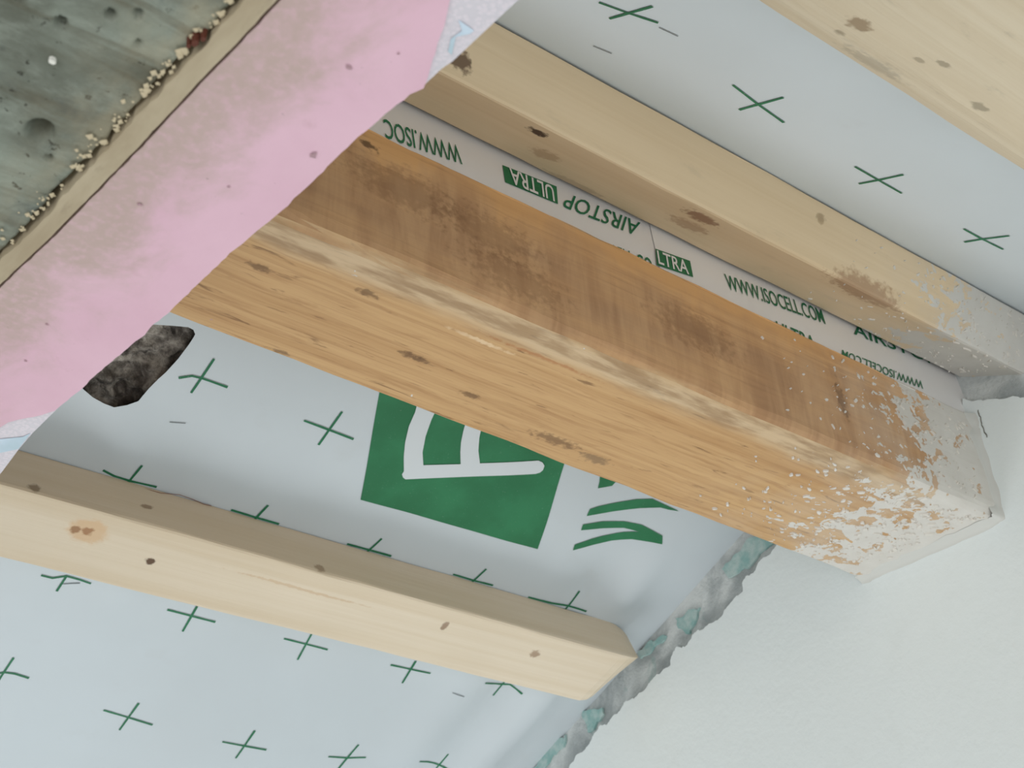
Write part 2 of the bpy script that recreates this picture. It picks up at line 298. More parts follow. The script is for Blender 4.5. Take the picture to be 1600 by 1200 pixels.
def plaster_over(q, c, g, x0, x1, thr0=0.80, thr1=0.36):
    """white plaster dabs that get denser towards the wall"""
    X = q.xyz()[0]
    n = q.math('ADD', q.math('MULTIPLY', q.noise((42, 60, 60), 3, 0.55, 0.7), 0.66), q.math('MULTIPLY', q.noise((170, 190, 190), 4, 0.6, 0.5, (3, 1, 2)), 0.34))
    thr = q.ramp(X, x0, x1, thr0, thr1)
    f = q.ramp(q.math('SUBTRACT', n, thr), -0.008, 0.012)
    haze = q.math('MULTIPLY', q.ramp(X, x0 - 0.02, x1, 0.0, 0.55), q.ramp(q.noise((24, 30, 30), 3, 0.6), 0.3, 0.65))
    c = q.mix(haze, c, lin(204, 192, 176))
    c = q.mix(f, c, q.mix(q.noise((60, 60, 60), 3), lin(200, 195, 186), lin(216, 213, 206)))
    return c, q.math('ADD', q.math('MULTIPLY', g, 0.4), q.math('MULTIPLY', f, 1.0))

def mat_membrane(name, tint):
    q = NT(name, 0.42)
    g = q.noise((5, 5, 5), 3, 0.5); s = q.noise((26, 26, 26), 4, 0.6, 0, (2, 0, 0))
    c = q.mix(q.ramp(g, 0.35, 0.65), tint, (tint[0] * 0.95, tint[1] * 0.945, tint[2] * 0.94, 1))
    c = q.mix(q.ramp(s, 0.6, 0.8, 0, 0.12), c, lin(176, 176, 172))
    q.bump(q.noise((900, 900, 900), 2), 0.06, 0.0005)
    return q.done(c)
def mat_ink(name, c, wear=0.5):
    q = NT(name, 0.5)
    c2 = q.mix(q.ramp(q.noise((30, 30, 30), 4), 0.35, 0.7), c, (c[0] * 1.35, c[1] * 1.25, c[2] * 1.3, 1))
    c2 = q.mix(q.ramp(q.noise((700, 700, 700), 2), 0.66, 0.76, 0, wear), c2, lin(190, 198, 196))
    return q.done(c2)

MEM = mat_membrane('membrane_white', lin(196, 204, 208))
MEM2 = mat_membrane('membrane_white_upper', lin(206, 214, 217))
TAPE = mat_membrane('strip_white', lin(232, 230, 228))
INK = mat_ink('green_ink', lin(34, 104, 70)); INKBOX = mat_ink('green_block', lin(40, 108, 70), 0.12)
INKGREY = plain('grey_pencil', lin(112, 118, 120))
WHITEPRINT = plain('unprinted_white', lin(206, 212, 215), 0.45)

def mat_wall():
    q = NT('white_plaster', 0.85)
    a = q.noise((4, 4, 4), 3); b = q.noise((45, 45, 45), 4)
    c = q.mix(a, lin(234, 240, 239), lin(226, 233, 232)); c = q.mix(q.ramp(b, 0.5, 0.8, 0, 0.12), c, lin(212, 216, 213))
    q.bump(q.math('ADD', q.math('MULTIPLY', q.noise((9, 9, 9), 3), 1.0), q.math('MULTIPLY', q.noise((160, 160, 160), 4), 0.25)), 0.3, 0.004)
    return q.done(c)
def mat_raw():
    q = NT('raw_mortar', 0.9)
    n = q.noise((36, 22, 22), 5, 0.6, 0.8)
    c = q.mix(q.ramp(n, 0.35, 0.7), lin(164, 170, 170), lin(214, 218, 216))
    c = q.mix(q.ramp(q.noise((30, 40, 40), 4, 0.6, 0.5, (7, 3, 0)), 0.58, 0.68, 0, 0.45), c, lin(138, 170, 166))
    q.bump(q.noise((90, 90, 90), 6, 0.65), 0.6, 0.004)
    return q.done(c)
def mat_teal():
    q = NT('old_teal_paint', 0.75)
    c = q.mix(q.ramp(q.noise((90, 90, 90), 4), 0.35, 0.7), lin(140, 178, 174), lin(182, 200, 196)); q.bump(q.noise((160, 160, 160), 4), 0.4, 0.002)
    return q.done(c)
def mat_concrete():
    q = NT('grey_concrete', 0.8)
    a = q.noise((9, 16, 9), 6, 0.62, 0.6); b = q.noise((40, 60, 40), 6, 0.7, 0.3, (3, 3, 3)); st = q.noise((6, 40, 10), 4, 0.6, 1.2, (9, 0, 0))
    c = q.mix(q.ramp(a, 0.3, 0.7), lin(88, 90, 78), lin(140, 148, 136))
    c = q.mix(q.ramp(b, 0.42, 0.74, 0, 0.6), c, lin(160, 168, 156)); c = q.mix(q.ramp(st, 0.5, 0.7, 0, 0.75), c, lin(84, 78, 60))
    c = q.mix(q.ramp(q.noise((30, 30, 30), 5, 0.65, 0.6, (1, 8, 2)), 0.56, 0.72, 0, 0.5), c, lin(76, 84, 84))
    c = q.mix(q.ramp(q.noise((230, 230, 230), 3, 0.6), 0.64, 0.71, 0, 0.85), c, lin(44, 42, 34))
    X = q.xyz()[0]
    e = q.math('MULTIPLY', q.ramp(X, 0.075, 0.118), q.ramp(q.noise((60, 30, 60), 5), 0.35, 0.7))
    c = q.mix(q.math('MULTIPLY', e, 0.55), c, lin(172, 160, 132))
    q.bump(q.math('ADD', b, q.noise((240, 240, 240), 4)), 0.35, 0.0025)
    return q.done(c)
def mat_tan():
    q = NT('tan_strip', 0.8)
    a = q.noise((50, 12, 50), 5, 0.6, 0.4); b = q.noise((190, 60, 190), 4, 0.6)
    c = q.mix(q.ramp(a, 0.3, 0.7), lin(186, 172, 146), lin(164, 148, 122)); c = q.mix(q.ramp(b, 0.55, 0.8, 0, 0.4), c, lin(132, 118, 98))
    q.bump(b, 0.3, 0.001)
    return q.done(c)
def mat_pink(edge):
    q = NT('pink_foam', 0.7)
    a = q.noise((14, 14, 14), 4, 0.6, 0.3)
    c = q.mix(q.ramp(a, 0.3, 0.72), lin(224, 186, 200), lin(216, 176, 191))
    X = q.xyz()[0]; Y = q.xyz()[1]
    edge_d = q.math('SUBTRACT', X, q.math('ADD', edge[0], q.math('MULTIPLY', Y, edge[1])))       # dirt rubbed in along the concrete side
    nd = q.math('MULTIPLY', q.math('SUBTRACT', q.noise((30, 22, 30), 6, 0.62, 0.4), 0.45), 0.11)
    f = q.ramp(q.math('SUBTRACT', edge_d, nd), -0.004, 0.04, 0.8, 0.0)
    f = q.math('MULTIPLY', f, q.ramp(q.noise((300, 300, 300), 3), 0.2, 0.6, 0.55, 1.0))
    c = q.mix(f, c, lin(178, 160, 146))
    c = q.mix(q.ramp(q.noise((330, 330, 330), 3, 0.6), 0.70, 0.78, 0, 0.5), c, lin(140, 116, 116))
    c = q.mix(q.ramp(q.noise((46, 46, 46), 5, 0.6, 0.2, (5, 5, 5)), 0.62, 0.74, 0, 0.35), c, lin(188, 150, 156))
    q.bump(q.math('ADD', q.noise((40, 40, 40), 4), q.math('MULTIPLY', q.noise((500, 500, 500), 2), 0.3)), 0.15, 0.002)
    return q.done(c)
def mat_fleece():
    q = NT('white_fleece', 0.85)
    c = q.mix(q.noise((20, 20, 20), 3), lin(226, 216, 222), lin(212, 206, 212))
    v = q.n('ShaderNodeTexVoronoi'); q.set(v.inputs['Vector'], q.P); v.inputs['Scale'].default_value = 620
    c = q.mix(q.ramp(v.outputs['Distance'], 0.35, 0.6, 0, 0.25), c, lin(180, 184, 190))
    q.bump(v.outputs['Distance'], 0.25, 0.0008)
    return q.done(c)
def mat_wool():
    q = NT('dark_mineral_wool', 0.95)
    a = q.noise((70, 70, 70), 5, 0.6, 0.3); b = q.noise((320, 320, 320), 4, 0.7)
    c = q.mix(q.ramp(a, 0.34, 0.68), lin(84, 77, 70), lin(196, 188, 176)); c = q.mix(q.ramp(b, 0.35, 0.72, 0, 0.5), c, lin(64, 58, 54))
    c = q.mix(q.ramp(q.noise((110, 110, 110), 3, 0.5, 0, (5, 0, 1)), 0.6, 0.7, 0, 0.6), c, lin(34, 30, 28))
    q.bump(b, 0.7, 0.004)
    return q.done(c)

def beam_material(o):
    """old glulam-coloured ridge timber: brown dirty side, yellow underside, worn arris"""
    q = NT('ridge_beam_wood', 0.6)
    X, Y, Z = q.xyz()[0], q.xyz()[1], q.xyz()[2]
    N = q.normal_axis()
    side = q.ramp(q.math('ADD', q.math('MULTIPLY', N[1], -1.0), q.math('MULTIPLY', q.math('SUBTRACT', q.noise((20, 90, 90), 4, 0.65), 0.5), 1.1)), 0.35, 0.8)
    g1 = q.noise((2.2, 85, 85), 5, 0.62, 0.7); g2 = q.noise((10, 330, 330), 3, 0.6, 0.3); g3 = q.noise((6, 16, 16), 4, 0.6, 0.5, (2, 4, 1))
    bot = q.mix(q.ramp(g1, 0.3, 0.74), lin(199, 161, 113), lin(182, 142, 95))
    bot = q.mix(q.ramp(g2, 0.46, 0.74, 0, 0.5), bot, lin(152, 110, 68))
    bot = q.mix(q.ramp(q.noise((22, 160, 160), 4, 0.6, 0.5, (6, 2, 9)), 0.52, 0.72, 0, 0.45), bot, lin(160, 118, 76))
    bot = q.mix(q.ramp(g3, 0.5, 0.74, 0, 0.3), bot, lin(172, 124, 74))
    flecks = q.ramp(q.noise((30, 170, 170), 4, 0.6, 0.5, (1, 2, 3)), 0.60, 0.71, 0, 0.65)
    bot = q.mix(flecks, bot, lin(104, 70, 40))
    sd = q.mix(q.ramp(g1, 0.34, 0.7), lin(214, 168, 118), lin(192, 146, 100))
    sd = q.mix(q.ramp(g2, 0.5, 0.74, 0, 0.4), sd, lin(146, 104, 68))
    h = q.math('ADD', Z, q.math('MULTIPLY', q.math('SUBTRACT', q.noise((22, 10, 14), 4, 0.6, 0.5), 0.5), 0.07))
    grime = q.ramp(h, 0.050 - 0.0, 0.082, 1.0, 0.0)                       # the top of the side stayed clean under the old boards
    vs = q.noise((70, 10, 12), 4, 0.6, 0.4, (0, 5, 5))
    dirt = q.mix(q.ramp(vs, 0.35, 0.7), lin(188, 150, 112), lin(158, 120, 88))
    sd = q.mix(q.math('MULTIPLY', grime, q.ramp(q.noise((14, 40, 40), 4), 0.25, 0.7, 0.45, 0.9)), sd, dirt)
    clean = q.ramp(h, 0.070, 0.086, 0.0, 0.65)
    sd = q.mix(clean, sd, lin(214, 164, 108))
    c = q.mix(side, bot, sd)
    # worn, greyish pale arris
    ax = q.math('SUBTRACT', Y, 0.0)
    wv = q.math('MULTIPLY', q.math('SUBTRACT', q.noise((9, 30, 30), 4, 0.6), 0.5), 0.030)
    a1 = q.ramp(q.math('ABSOLUTE', q.math('SUBTRACT', q.math('ADD', ax, wv), 0.012)), 0.004, 0.020, 1.0, 0.0)
    a1 = q.math('MULTIPLY', a1, q.math('SUBTRACT', 1.0, side))
    c = q.mix(q.math('MULTIPLY', a1, 0.7), c, q.mix(q.ramp(q.noise((26, 120, 120), 4), 0.38, 0.64), lin(204, 182, 150), lin(150, 126, 98)))
    for p, r, colr, amt in BEAM_KNOTS:
        c = q.mix(q.math('MULTIPLY', q.blob(sub(p, o), r, 0.5, 0.4), amt * 0.85), c, colr)
    c, hh = plaster_over(q, c, g2, 0.60 - o[0], 0.815 - o[0], 0.71, 0.40)
    q.bump(hh, 0.3, 0.0015)
    return q.done(c)

# ------------------------------------------------------------------ the setting
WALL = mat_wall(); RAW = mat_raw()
def wall_prism(name, poly, x0, x1, mat, parent=None, origin=None):
    n = len(poly)
    V = [(x0, y, z) for y, z in poly] + [(x1, y, z) for y, z in poly]
    F = [tuple(range(n)), tuple(range(n, 2 * n))] + [(i, (i + 1) % n, n + (i + 1) % n, n + i) for i in range(n)]
    return mesh_obj(name, V, F, mat, parent, origin)
FLOOR_Z = -1.6
gable = [(-0.9, FLOOR_Z), (1.7, FLOOR_Z), (1.7, CL - KL * 1.7 + 0.03), (RIDGE_Y, RIDGE_Z + 0.03), (-0.9, CU - KU * 0.9 + 0.03)]
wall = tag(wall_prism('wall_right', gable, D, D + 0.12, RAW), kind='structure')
# white plaster coat with its torn upper edge
def rough_line(pts, amp, step):
    out = []
    for a, b in zip(pts, pts[1:]):
        a, b = Vector(a), Vector(b); n = max(1, int((b - a).length / step)); d = b - a; q = Vector((-d.y, d.x)).normalized() if d.length else Vector((0, 0))
        for j in range(n):
            p = a + d * j / n; out.append(tuple(p + q * amp * (nz(p.x, p.y, 0.7, 110) + 0.35 * nz(p.x, p.y, 2.7, 420))))
    out.append(tuple(pts[-1])); return out
far = [(1.7, CL - KL * 1.7 - 0.035), (1.4, CL - KL * 1.4 - 0.04)]
edge = rough_line(far + list(RAGGED), 0.0035, 0.0015) + rough_line(list(NEARW), 0.002, 0.002) + [(-0.9, CU - KU * 0.9 - 0.05), (-0.9, FLOOR_Z), (1.7, FLOOR_Z)]  # NEARW edge follows the batten's shadow; bared grey above it stands for shade
coat = wall_prism('plaster_coat', edge, D - 0.007, D - 0.0002, WALL, wall)
coat['label'] = 'white plaster coat with a torn upper edge'
for bl in TEAL:
    pl = rough_line(list(bl) + [bl[0]], 0.004, 0.003)[:-1]
    t = wall_prism('paint_patch', pl, D - 0.0025, D - 0.0002, mat_teal() if bl is TEAL[0] else bpy.data.materials['old_teal_paint'], wall)
    t['label'] = 'scrap of teal paint'
for cr in CRACKS:
    V, F = stroke_mesh(p_wall, rough_line(list(cr), 0.0016, 0.0008) and [rough_line(list(cr), 0.002, 0.0015)], 0.0009, 0.0074)
    mesh_obj('crack', V, F, plain('dark_crack', lin(120, 118, 110)) if cr is CRACKS[0] else bpy.data.materials['dark_crack'], wall)
# plaster fillet where the ridge beam enters the wall
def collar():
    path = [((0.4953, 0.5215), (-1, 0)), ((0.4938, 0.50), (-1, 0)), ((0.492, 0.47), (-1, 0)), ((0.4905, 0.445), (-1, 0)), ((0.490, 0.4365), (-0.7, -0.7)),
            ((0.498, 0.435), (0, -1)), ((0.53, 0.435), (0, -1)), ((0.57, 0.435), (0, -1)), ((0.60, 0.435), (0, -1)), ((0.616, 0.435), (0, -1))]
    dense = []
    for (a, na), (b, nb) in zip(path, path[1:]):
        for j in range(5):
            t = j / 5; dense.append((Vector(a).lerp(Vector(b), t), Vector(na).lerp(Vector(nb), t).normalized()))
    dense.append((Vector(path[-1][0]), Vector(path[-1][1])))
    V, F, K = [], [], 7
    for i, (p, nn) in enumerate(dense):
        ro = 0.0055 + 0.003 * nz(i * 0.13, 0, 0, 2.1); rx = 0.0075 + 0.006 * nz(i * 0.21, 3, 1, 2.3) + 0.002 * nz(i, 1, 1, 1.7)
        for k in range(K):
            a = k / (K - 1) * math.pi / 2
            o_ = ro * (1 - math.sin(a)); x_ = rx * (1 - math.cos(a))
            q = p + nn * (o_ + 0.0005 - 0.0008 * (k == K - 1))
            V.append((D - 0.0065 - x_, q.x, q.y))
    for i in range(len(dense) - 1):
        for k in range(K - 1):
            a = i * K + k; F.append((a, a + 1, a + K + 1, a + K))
    o = mesh_obj('plaster_fillet', V, F, plain('smeared_plaster_shaded', lin(200, 200, 194), 0.85), wall, None, True)  # greyer than the wall coat so its brightly lit underside looks shaded
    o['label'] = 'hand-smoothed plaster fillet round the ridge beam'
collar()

def box(name, x0, x1, y0, y1, z0, z1, mat, parent=None, origin=None):
    V = [(x, y, z) for x in (x0, x1) for y in (y0, y1) for z in (z0, z1)]
    F = [(0, 1, 3, 2), (4, 5, 7, 6), (0, 1, 5, 4), (2, 3, 7, 6), (0, 2, 6, 4), (1, 3, 7, 5)]
    return mesh_obj(name, V, F, mat, parent, origin)
FLOORM = plain('screed', lin(205, 202, 196), 0.8)
tag(box('floor', -1.2, D + 0.12, -0.9, 1.7, FLOOR_Z - 0.1, FLOOR_Z, FLOORM), kind='structure')
DECK = spruce('roof_deck', (0, 0, 0), lin(200, 180, 150), lin(180, 156, 122), [])
def slope_slab(name, y0, y1, zf, up, th, x0, x1, mat, parent=None):
    V = [(x, y, zf(y) + up + dz) for x in (x0, x1) for y in (y0, y1) for dz in (0, th)]
    F = [(0, 1, 3, 2), (4, 5, 7, 6), (0, 1, 5, 4), (2, 3, 7, 6), (0, 2, 6, 4), (1, 3, 7, 5)]
    return mesh_obj(name, V, F, mat, parent)
ceil = tag(slope_slab('ceiling', RIDGE_Y, 1.7, lambda y: CL - KL * y, 0.06, 0.03, -0.5, D + 0.12, DECK), kind='structure')
slope_slab('roof_deck', -0.2, RIDGE_Y, lambda y: CU + KU * y, 0.06, 0.03, -0.5, D + 0.12, DECK, ceil)

# ------------------------------------------------------------------ vapour barrier sheets with their print
low = sheet_obj('membrane_sheet', p_low, (-0.4, D, 0.0, 1.25), 0.011, MEM, hole=HOLE, origin=(0.2, RIDGE_Y, RIDGE_Z))
tag(low, 'white vapour barrier sheet with big green emblem and torn hole, behind lower batten', 'membrane', 'vapour barrier sheets')
upp = sheet_obj('membrane_sheet', p_upp, (-0.4, D, 0.0, 0.78), 0.02, MEM2, origin=(0.2, RIDGE_Y, RIDGE_Z))
tag(upp, 'white vapour barrier sheet with four green crosses between the upper batten and the wide plank', 'membrane', 'vapour barrier sheets')
for sh, fn, crosses, dashes in ((low, p_low, LOW_CROSSES, DASH_LOW), (upp, p_upp, UPP_CROSSES, DASH_UPP)):
    for cr in crosses:
        V, F = stroke_mesh(fn, cr, 0.0018, 0.0005)
        mesh_obj('printed_cross', V, F, INK, sh)
    for ds in dashes:
        V, F = stroke_mesh(fn, [ds], 0.0008, 0.0005)
        mesh_obj('printed_dash', V, F, INKGREY, sh)
logo = flat_poly('printed_emblem', p_low, LOGO, 0.0005, INKBOX, low)
logo['label'] = 'large green square with white curved letter shape'
for g in GLYPH:
    flat_poly('white_letter_stroke', p_low, g, 0.0010, WHITEPRINT, logo)
for s_ in STROKES:
    o = flat_poly('printed_letter', p_low, s_, 0.0005, INKBOX, low); o['label'] = 'part of a large green letter'

# the sealing strip beside the ridge beam
def text_layout(body):
    cu = bpy.data.curves.new('t', 'FONT'); cu.body = body; cu.size = 1.0; cu.resolution_u = 3; cu.offset = 0.012 if body in ('ULTRA', 'LTRA') else 0.006
    ob = bpy.data.objects.new('t', cu); COL.objects.link(ob); bpy.context.view_layer.update()
    dg = bpy.context.evaluated_depsgraph_get(); ev = ob.evaluated_get(dg); me = ev.to_mesh()
    vs = [v.co.copy() for v in me.vertices]; fs = [tuple(p.vertices) for p in me.polygons]
    ev.to_mesh_clear(); bpy.data.objects.remove(ob); bpy.data.curves.remove(cu)
    x0 = min(v.x for v in vs); x1 = max(v.x for v in vs); y1 = max(v.y for v in vs if True)
    cap = 0.69 if 'Q' not in body else y1
    return [((v.x - x0) / (x1 - x0), v.y / cap) for v in vs], fs
def put_text(name, body, quad, off, mat, parent):
    p0, p1, h = (Vector(q) for q in quad); uv, fs = text_layout(body)
    V = []
    for u, v in uv:
        q = p0 + (p1 - p0) * u + (h - p0) * v; V.append(p_strip(q.x, q.y, off))
    return mesh_obj(name, V, fs, mat, parent)
XS = 0.5095
stripA = sheet_obj('sealing_strip', lambda x, z: p_strip(x, z), (-0.4, XS + 0.02, 0.513, 0.606), 0.008, TAPE, origin=(0.1, CS + KS * 0.513, 0.513))
tag(stripA, 'left white sealing strip beside the ridge beam with upside-down green lettering', 'sealing strip', 'sealing strips')
stripB = sheet_obj('sealing_strip', lambda x, z: p_strip(x, z, 0.0006), (XS, D, 0.511, 0.606), 0.008, TAPE, origin=(0.6, CS + KS * 0.513, 0.511))
tag(stripB, 'right white sealing strip with green lettering, running into the plastered wall end', 'sealing strip', 'sealing strips')
T = TEXTS
put_text('printed_lettering', 'WWW.ISOCELL.COM'[:8], T['t1'], 0.0006, INK, stripA)
b1 = mesh_obj('printed_box', [p_strip(*q, 0.0005) for q in T['box1']], [(0, 1, 2, 3)], INKBOX, stripA)
put_text('white_lettering', 'ULTRA', T['t2'], 0.0009, TAPE, b1)
put_text('printed_lettering', 'AIRSTOP', T['t3'], 0.0006, INK, stripA)
put_text('printed_lettering', 'OCELL.CO', T['t4'], 0.0006, INK, stripA)
b2 = mesh_obj('printed_box', [p_strip(*q, 0.0011) for q in T['box2']], [(0, 1, 2, 3)], INKBOX, stripB)
put_text('white_lettering', 'LTRA', T['t5'], 0.0015, TAPE, b2)
put_text('printed_lettering', 'WWW.ISOCELL.COM', T['t6'], 0.0012, INK, stripB)
put_text('printed_lettering', 'ULTRA', T['t7'], 0.0012, INK, stripB)
put_text('printed_lettering', 'AIRSTOP', T['t8'], 0.0012, INK, stripB)
put_text('printed_lettering', 'WWW.ISOCELL.COM', T['t9'], 0.0012, INK, stripB)

# dark wool showing through the torn hole
hx = [p[0] for p in HOLE]; ht = [p[1] for p in HOLE]
def p_wool(x, t):
    y = RIDGE_Y + t / AL
    d = 0.016 - 0.012 * nz(x, t, 0.2, 42) - 0.008 * nz(x, t, 3.2, 95) - 0.004 * nz(x, t, 6.2, 210)
    return Vector((x, y, CL - KL * y)) - NLOW * max(d, 0.002)
wool = sheet_obj('insulation_wool', p_wool, (min(hx) - 0.03, max(hx) + 0.03, min(ht) - 0.03, max(ht) + 0.03), 0.0018, mat_wool(), origin=p_low(hx[3], ht[3]), thick=0.0)
tag(wool, 'dark grey clumpy insulation showing through the torn hole under the pink board', 'insulation')

# ------------------------------------------------------------------ timbers
DK = lin(66, 44, 30); MID = lin(150, 108, 72); SOFT = lin(176, 142, 104)
K = KNOTS
BEAM_KNOTS = [(K['bs'][0], (0.004, 0.004, 0.0025), DK, 0.9)] + \
    [(p, (0.03, 0.02, 0.012), lin(112, 76, 48), 0.4) for p in K['bs'][1:5]] + [(K['bs'][5], (0.004, 0.01, 0.012), lin(86, 58, 38), 0.7)] + \
    [(p, (0.006, 0.0025, 0.01), lin(84, 56, 32), 0.75) for p in K['bb'][:5]] + \
    [(K['bb'][5], (0.016, 0.004, 0.01), lin(86, 58, 36), 0.7), (K['bb'][6], (0.010, 0.004, 0.01), lin(104, 84, 64), 0.7)] + \
    [(p, (0.014, 0.0014, 0.01), lin(226, 198, 160), 0.6) for p in K['bb'][7:9]] + [(K['bb'][9], (0.006, 0.002, 0.01), DK, 0.6)] + \
    [(K['bb'][10], (0.03, 0.0012, 0.01), lin(158, 92, 44), 0.6)]
BO = (0.0, 0.4895, 0.4354)
def beam_prof(x):
    yf = 0.5993 + (0.6161 - 0.5993) * (x - 0.24) / 0.57
    return rounded([(0.4895, 0.4354), (yf, 0.4354), (0.622, 0.570), (0.56, 0.592), (0.4985, 0.5228), (0.4953, 0.5215)],
                   [0.011, 0.005, 0.004, 0.004, 0.0, 0.0018], 5)
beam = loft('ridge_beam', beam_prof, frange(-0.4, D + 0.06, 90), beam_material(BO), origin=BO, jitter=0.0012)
tag(beam, 'thick orange-brown ridge beam with plaster splashes at the white wall', 'beam')

UO = (0.0, 0.45, 0.536)
UPX = [(K['ub'][0], (0.006, 0.004, 0.0035), DK, 0.95), (K['ub'][1], (0.009, 0.006, 0.006), MID, 0.45), (K['ub'][2], (0.012, 0.006, 0.005), lin(128, 84, 58), 0.75),
       (K['ub'][5], (0.014, 0.007, 0.006), lin(150, 106, 74), 0.5), (K['ub'][3], (0.030, 0.010, 0.010), lin(146, 104, 72), 0.6), (K['ub'][4], (0.02, 0.004, 0.004), lin(140, 116, 90), 0.4),
       (K['us'][0], (0.008, 0.004, 0.006), lin(84, 58, 40), 0.85), (K['us'][1], (0.004, 0.003, 0.003), lin(140, 116, 84), 0.6)]
upw = spruce('upper_batten_wood', UO, lin(228, 206, 172), lin(212, 186, 148), UPX, (0.62, 0.80), 0.12, 1.7)
ubp = rounded([(0.5023, 0.5601), (0.4499, 0.5363), (0.4326, 0.5740), (0.485, 0.5978)], [0.003, 0.0022, 0.001, 0.001], 2)
ub = loft('roof_batten', lambda x: ubp, frange(-0.4, D + 0.06, 50), upw, origin=UO, jitter=0.0008)
tag(ub, 'pale wooden batten above the ridge beam, plastered where it meets the wall', 'batten', 'roof battens')

LO = (0.0, 0.8364, 0.41)
LPX = [(K['lb'][0], (0.0135, 0.0105, 0.010), lin(206, 172, 132), 0.75, 0.25, 0.1), (K['lb'][0], (0.004, 0.003, 0.006), lin(150, 104, 66), 0.8), (K['lb'][1], (0.003, 0.0035, 0.006), lin(140, 98, 62), 0.8),
       (K['lb'][2], (0.0035, 0.0028, 0.004), lin(84, 58, 36), 0.95), (K['lb'][3], (0.0025, 0.004, 0.004), lin(120, 86, 62), 0.7), (K['lb'][4], (0.004, 0.004, 0.004), lin(132, 98, 72), 0.65),
       (K['lb'][5], (0.05, 0.0012, 0.003), lin(196, 168, 134), 0.6),
       (K['ls'][0], (0.004, 0.003, 0.0035), lin(110, 88, 62), 0.7), (K['ls'][1], (0.004, 0.002, 0.003), lin(120, 92, 66), 0.7), (K['ls'][2], (0.004, 0.003, 0.004), lin(130, 102, 74), 0.6)]
lpw = spruce('lower_batten_wood', LO, lin(220, 206, 184), lin(208, 190, 162), LPX, None, None, 4.2)
lbp = rounded([(0.8528, 0.4713), (0.8364, 0.4346), (0.8922, 0.4100), (0.9086, 0.4467)], [0.001, 0.0022, 0.0022, 0.001], 2)
cy = sum(p[0] for p in lbp) / len(lbp); cz = sum(p[1] for p in lbp) / len(lbp)
lxs = frange(-0.4, 0.755, 46) + [0.764, 0.772, 0.778, 0.782, 0.784]
def lprof(x):
    k = 1.0 - 0.30 * max(0.0, (x - 0.760) / 0.024) ** 2.6
    return [(y + (1 - k) * (cy - y) * 0.5, z + (1 - k) * (cz + 0.010 - z)) for y, z in lbp]
def lend(i, j, x):
    if x < 0.75: return 0.0
    y, z = lbp[j]
    return (x - 0.75) / 0.034 * (0.006 - 0.008 * smooth(0.845, 0.895, y) + 0.007 * nz(y, z, 0.3, 70))
lb = loft('roof_batten', lprof, lxs, lpw, origin=LO, endshift=lend, jitter=0.0006)
tag(lb, 'pale wooden batten with a round knot and a broken rounded end short of the wall', 'batten', 'roof battens')

PO = (0.0, 0.1195, 0.4079)
BPX = [(K['bd'][0], (0.006, 0.005, 0.005), lin(132, 106, 76), 0.7), (K['bd'][1], (0.003, 0.003, 0.003), lin(124, 110, 88), 0.6), (K['bd'][2], (0.003, 0.002, 0.002), lin(130, 116, 94), 0.5),
       (K['bd'][3], (0.004, 0.002, 0.002), lin(130, 118, 96), 0.6), (K['bd'][4], (0.005, 0.003, 0.003), lin(120, 110, 90), 0.55), (K['bd'][5], (0.02, 0.008, 0.008), lin(150, 142, 126), 0.45)]
plw = spruce('plank_wood', PO, lin(218, 204, 178), lin(204, 186, 156), BPX, None, 0.25, 9.3)
plp = rounded([(0.2717, 0.4764), (0.2904, 0.4945), (0.2852, 0.5055), (0.1110, 0.4270), (0.1195, 0.4079)], [0.012, 0.004, 0.0, 0.0, 0.004], 4)
pl = loft('wooden_plank', lambda x: plp, frange(-0.4, D + 0.04, 40), plw, origin=PO, jitter=0.0008)
tag(pl, 'wide cream plank with a rounded edge lying flat under the roof, upper right corner', 'plank')

# raised plaster flakes on the timber ends
def flakes(name, spots, parent):
    V, F = [], []
    for p, u, v, n, su, sv in spots:
        k = random.randint(5, 8); base = len(V); a0 = random.random() * 6.28; th = random.uniform(0.0004, 0.0012)
        ring = []
        for i in range(k):
            a = a0 + 6.283 * i / k; r = random.uniform(0.45, 1.1)
            ring.append(p + u * su * r * math.cos(a) + v * sv * r * math.sin(a))
        V += [r_ + n * -0.0006 for r_ in ring] + [p + (r_ - p) * 0.8 + n * th for r_ in ring]
        F.append(tuple(base + k + i for i in range(k)))
        F += [(base + i, base + (i + 1) % k, base + k + (i + 1) % k, base + k + i) for i in range(k)]
    o = mesh_obj(name, V, F, bpy.data.materials.get('splash_plaster') or plain('splash_plaster', lin(214, 209, 200), 0.85), parent)
    o['kind'] = 'stuff'; o['label'] = 'white plaster splashes'
def spots(count, x0, x1, pa, pb, nrm, power, smax):
    out = []; a, b = Vector((0,) + pa), Vector((0,) + pb); v0 = (b - a).normalized(); n = Vector((0,) + nrm).normalized()
    for _ in range(count):
        x = x0 + (x1 - x0) * (1 - random.random() ** power)
        x = x0 + (x1 - x0) * random.random() ** (1 / power)
        t = random.uniform(0.03, 0.97); p = a.lerp(b, t) + Vector((x, 0, 0)); r = random.uniform(-1.2, 1.2)
        u = Vector((1, 0, 0)) * math.cos(r) + v0 * math.sin(r); v = n.cross(u)
        s = 0.0006 + (smax * 1.15 - 0.0006) * random.random() ** 2.0 * (0.6 + 0.6 * (x - x0) / (x1 - x0)); out.append((p, u, v, n, s, s * random.uniform(0.25, 0.7)))
    return out
flakes('plaster_splash', spots(200, 0.58, 0.80, (0.4950, 0.519), (0.4900, 0.440), (-1, 0.07), 2.2, 0.0030)
       + spots(330, 0.60, 0.80, (0.4960, 0.4352), (0.606, 0.4352), (0, -1), 2.0, 0.0038), beam)
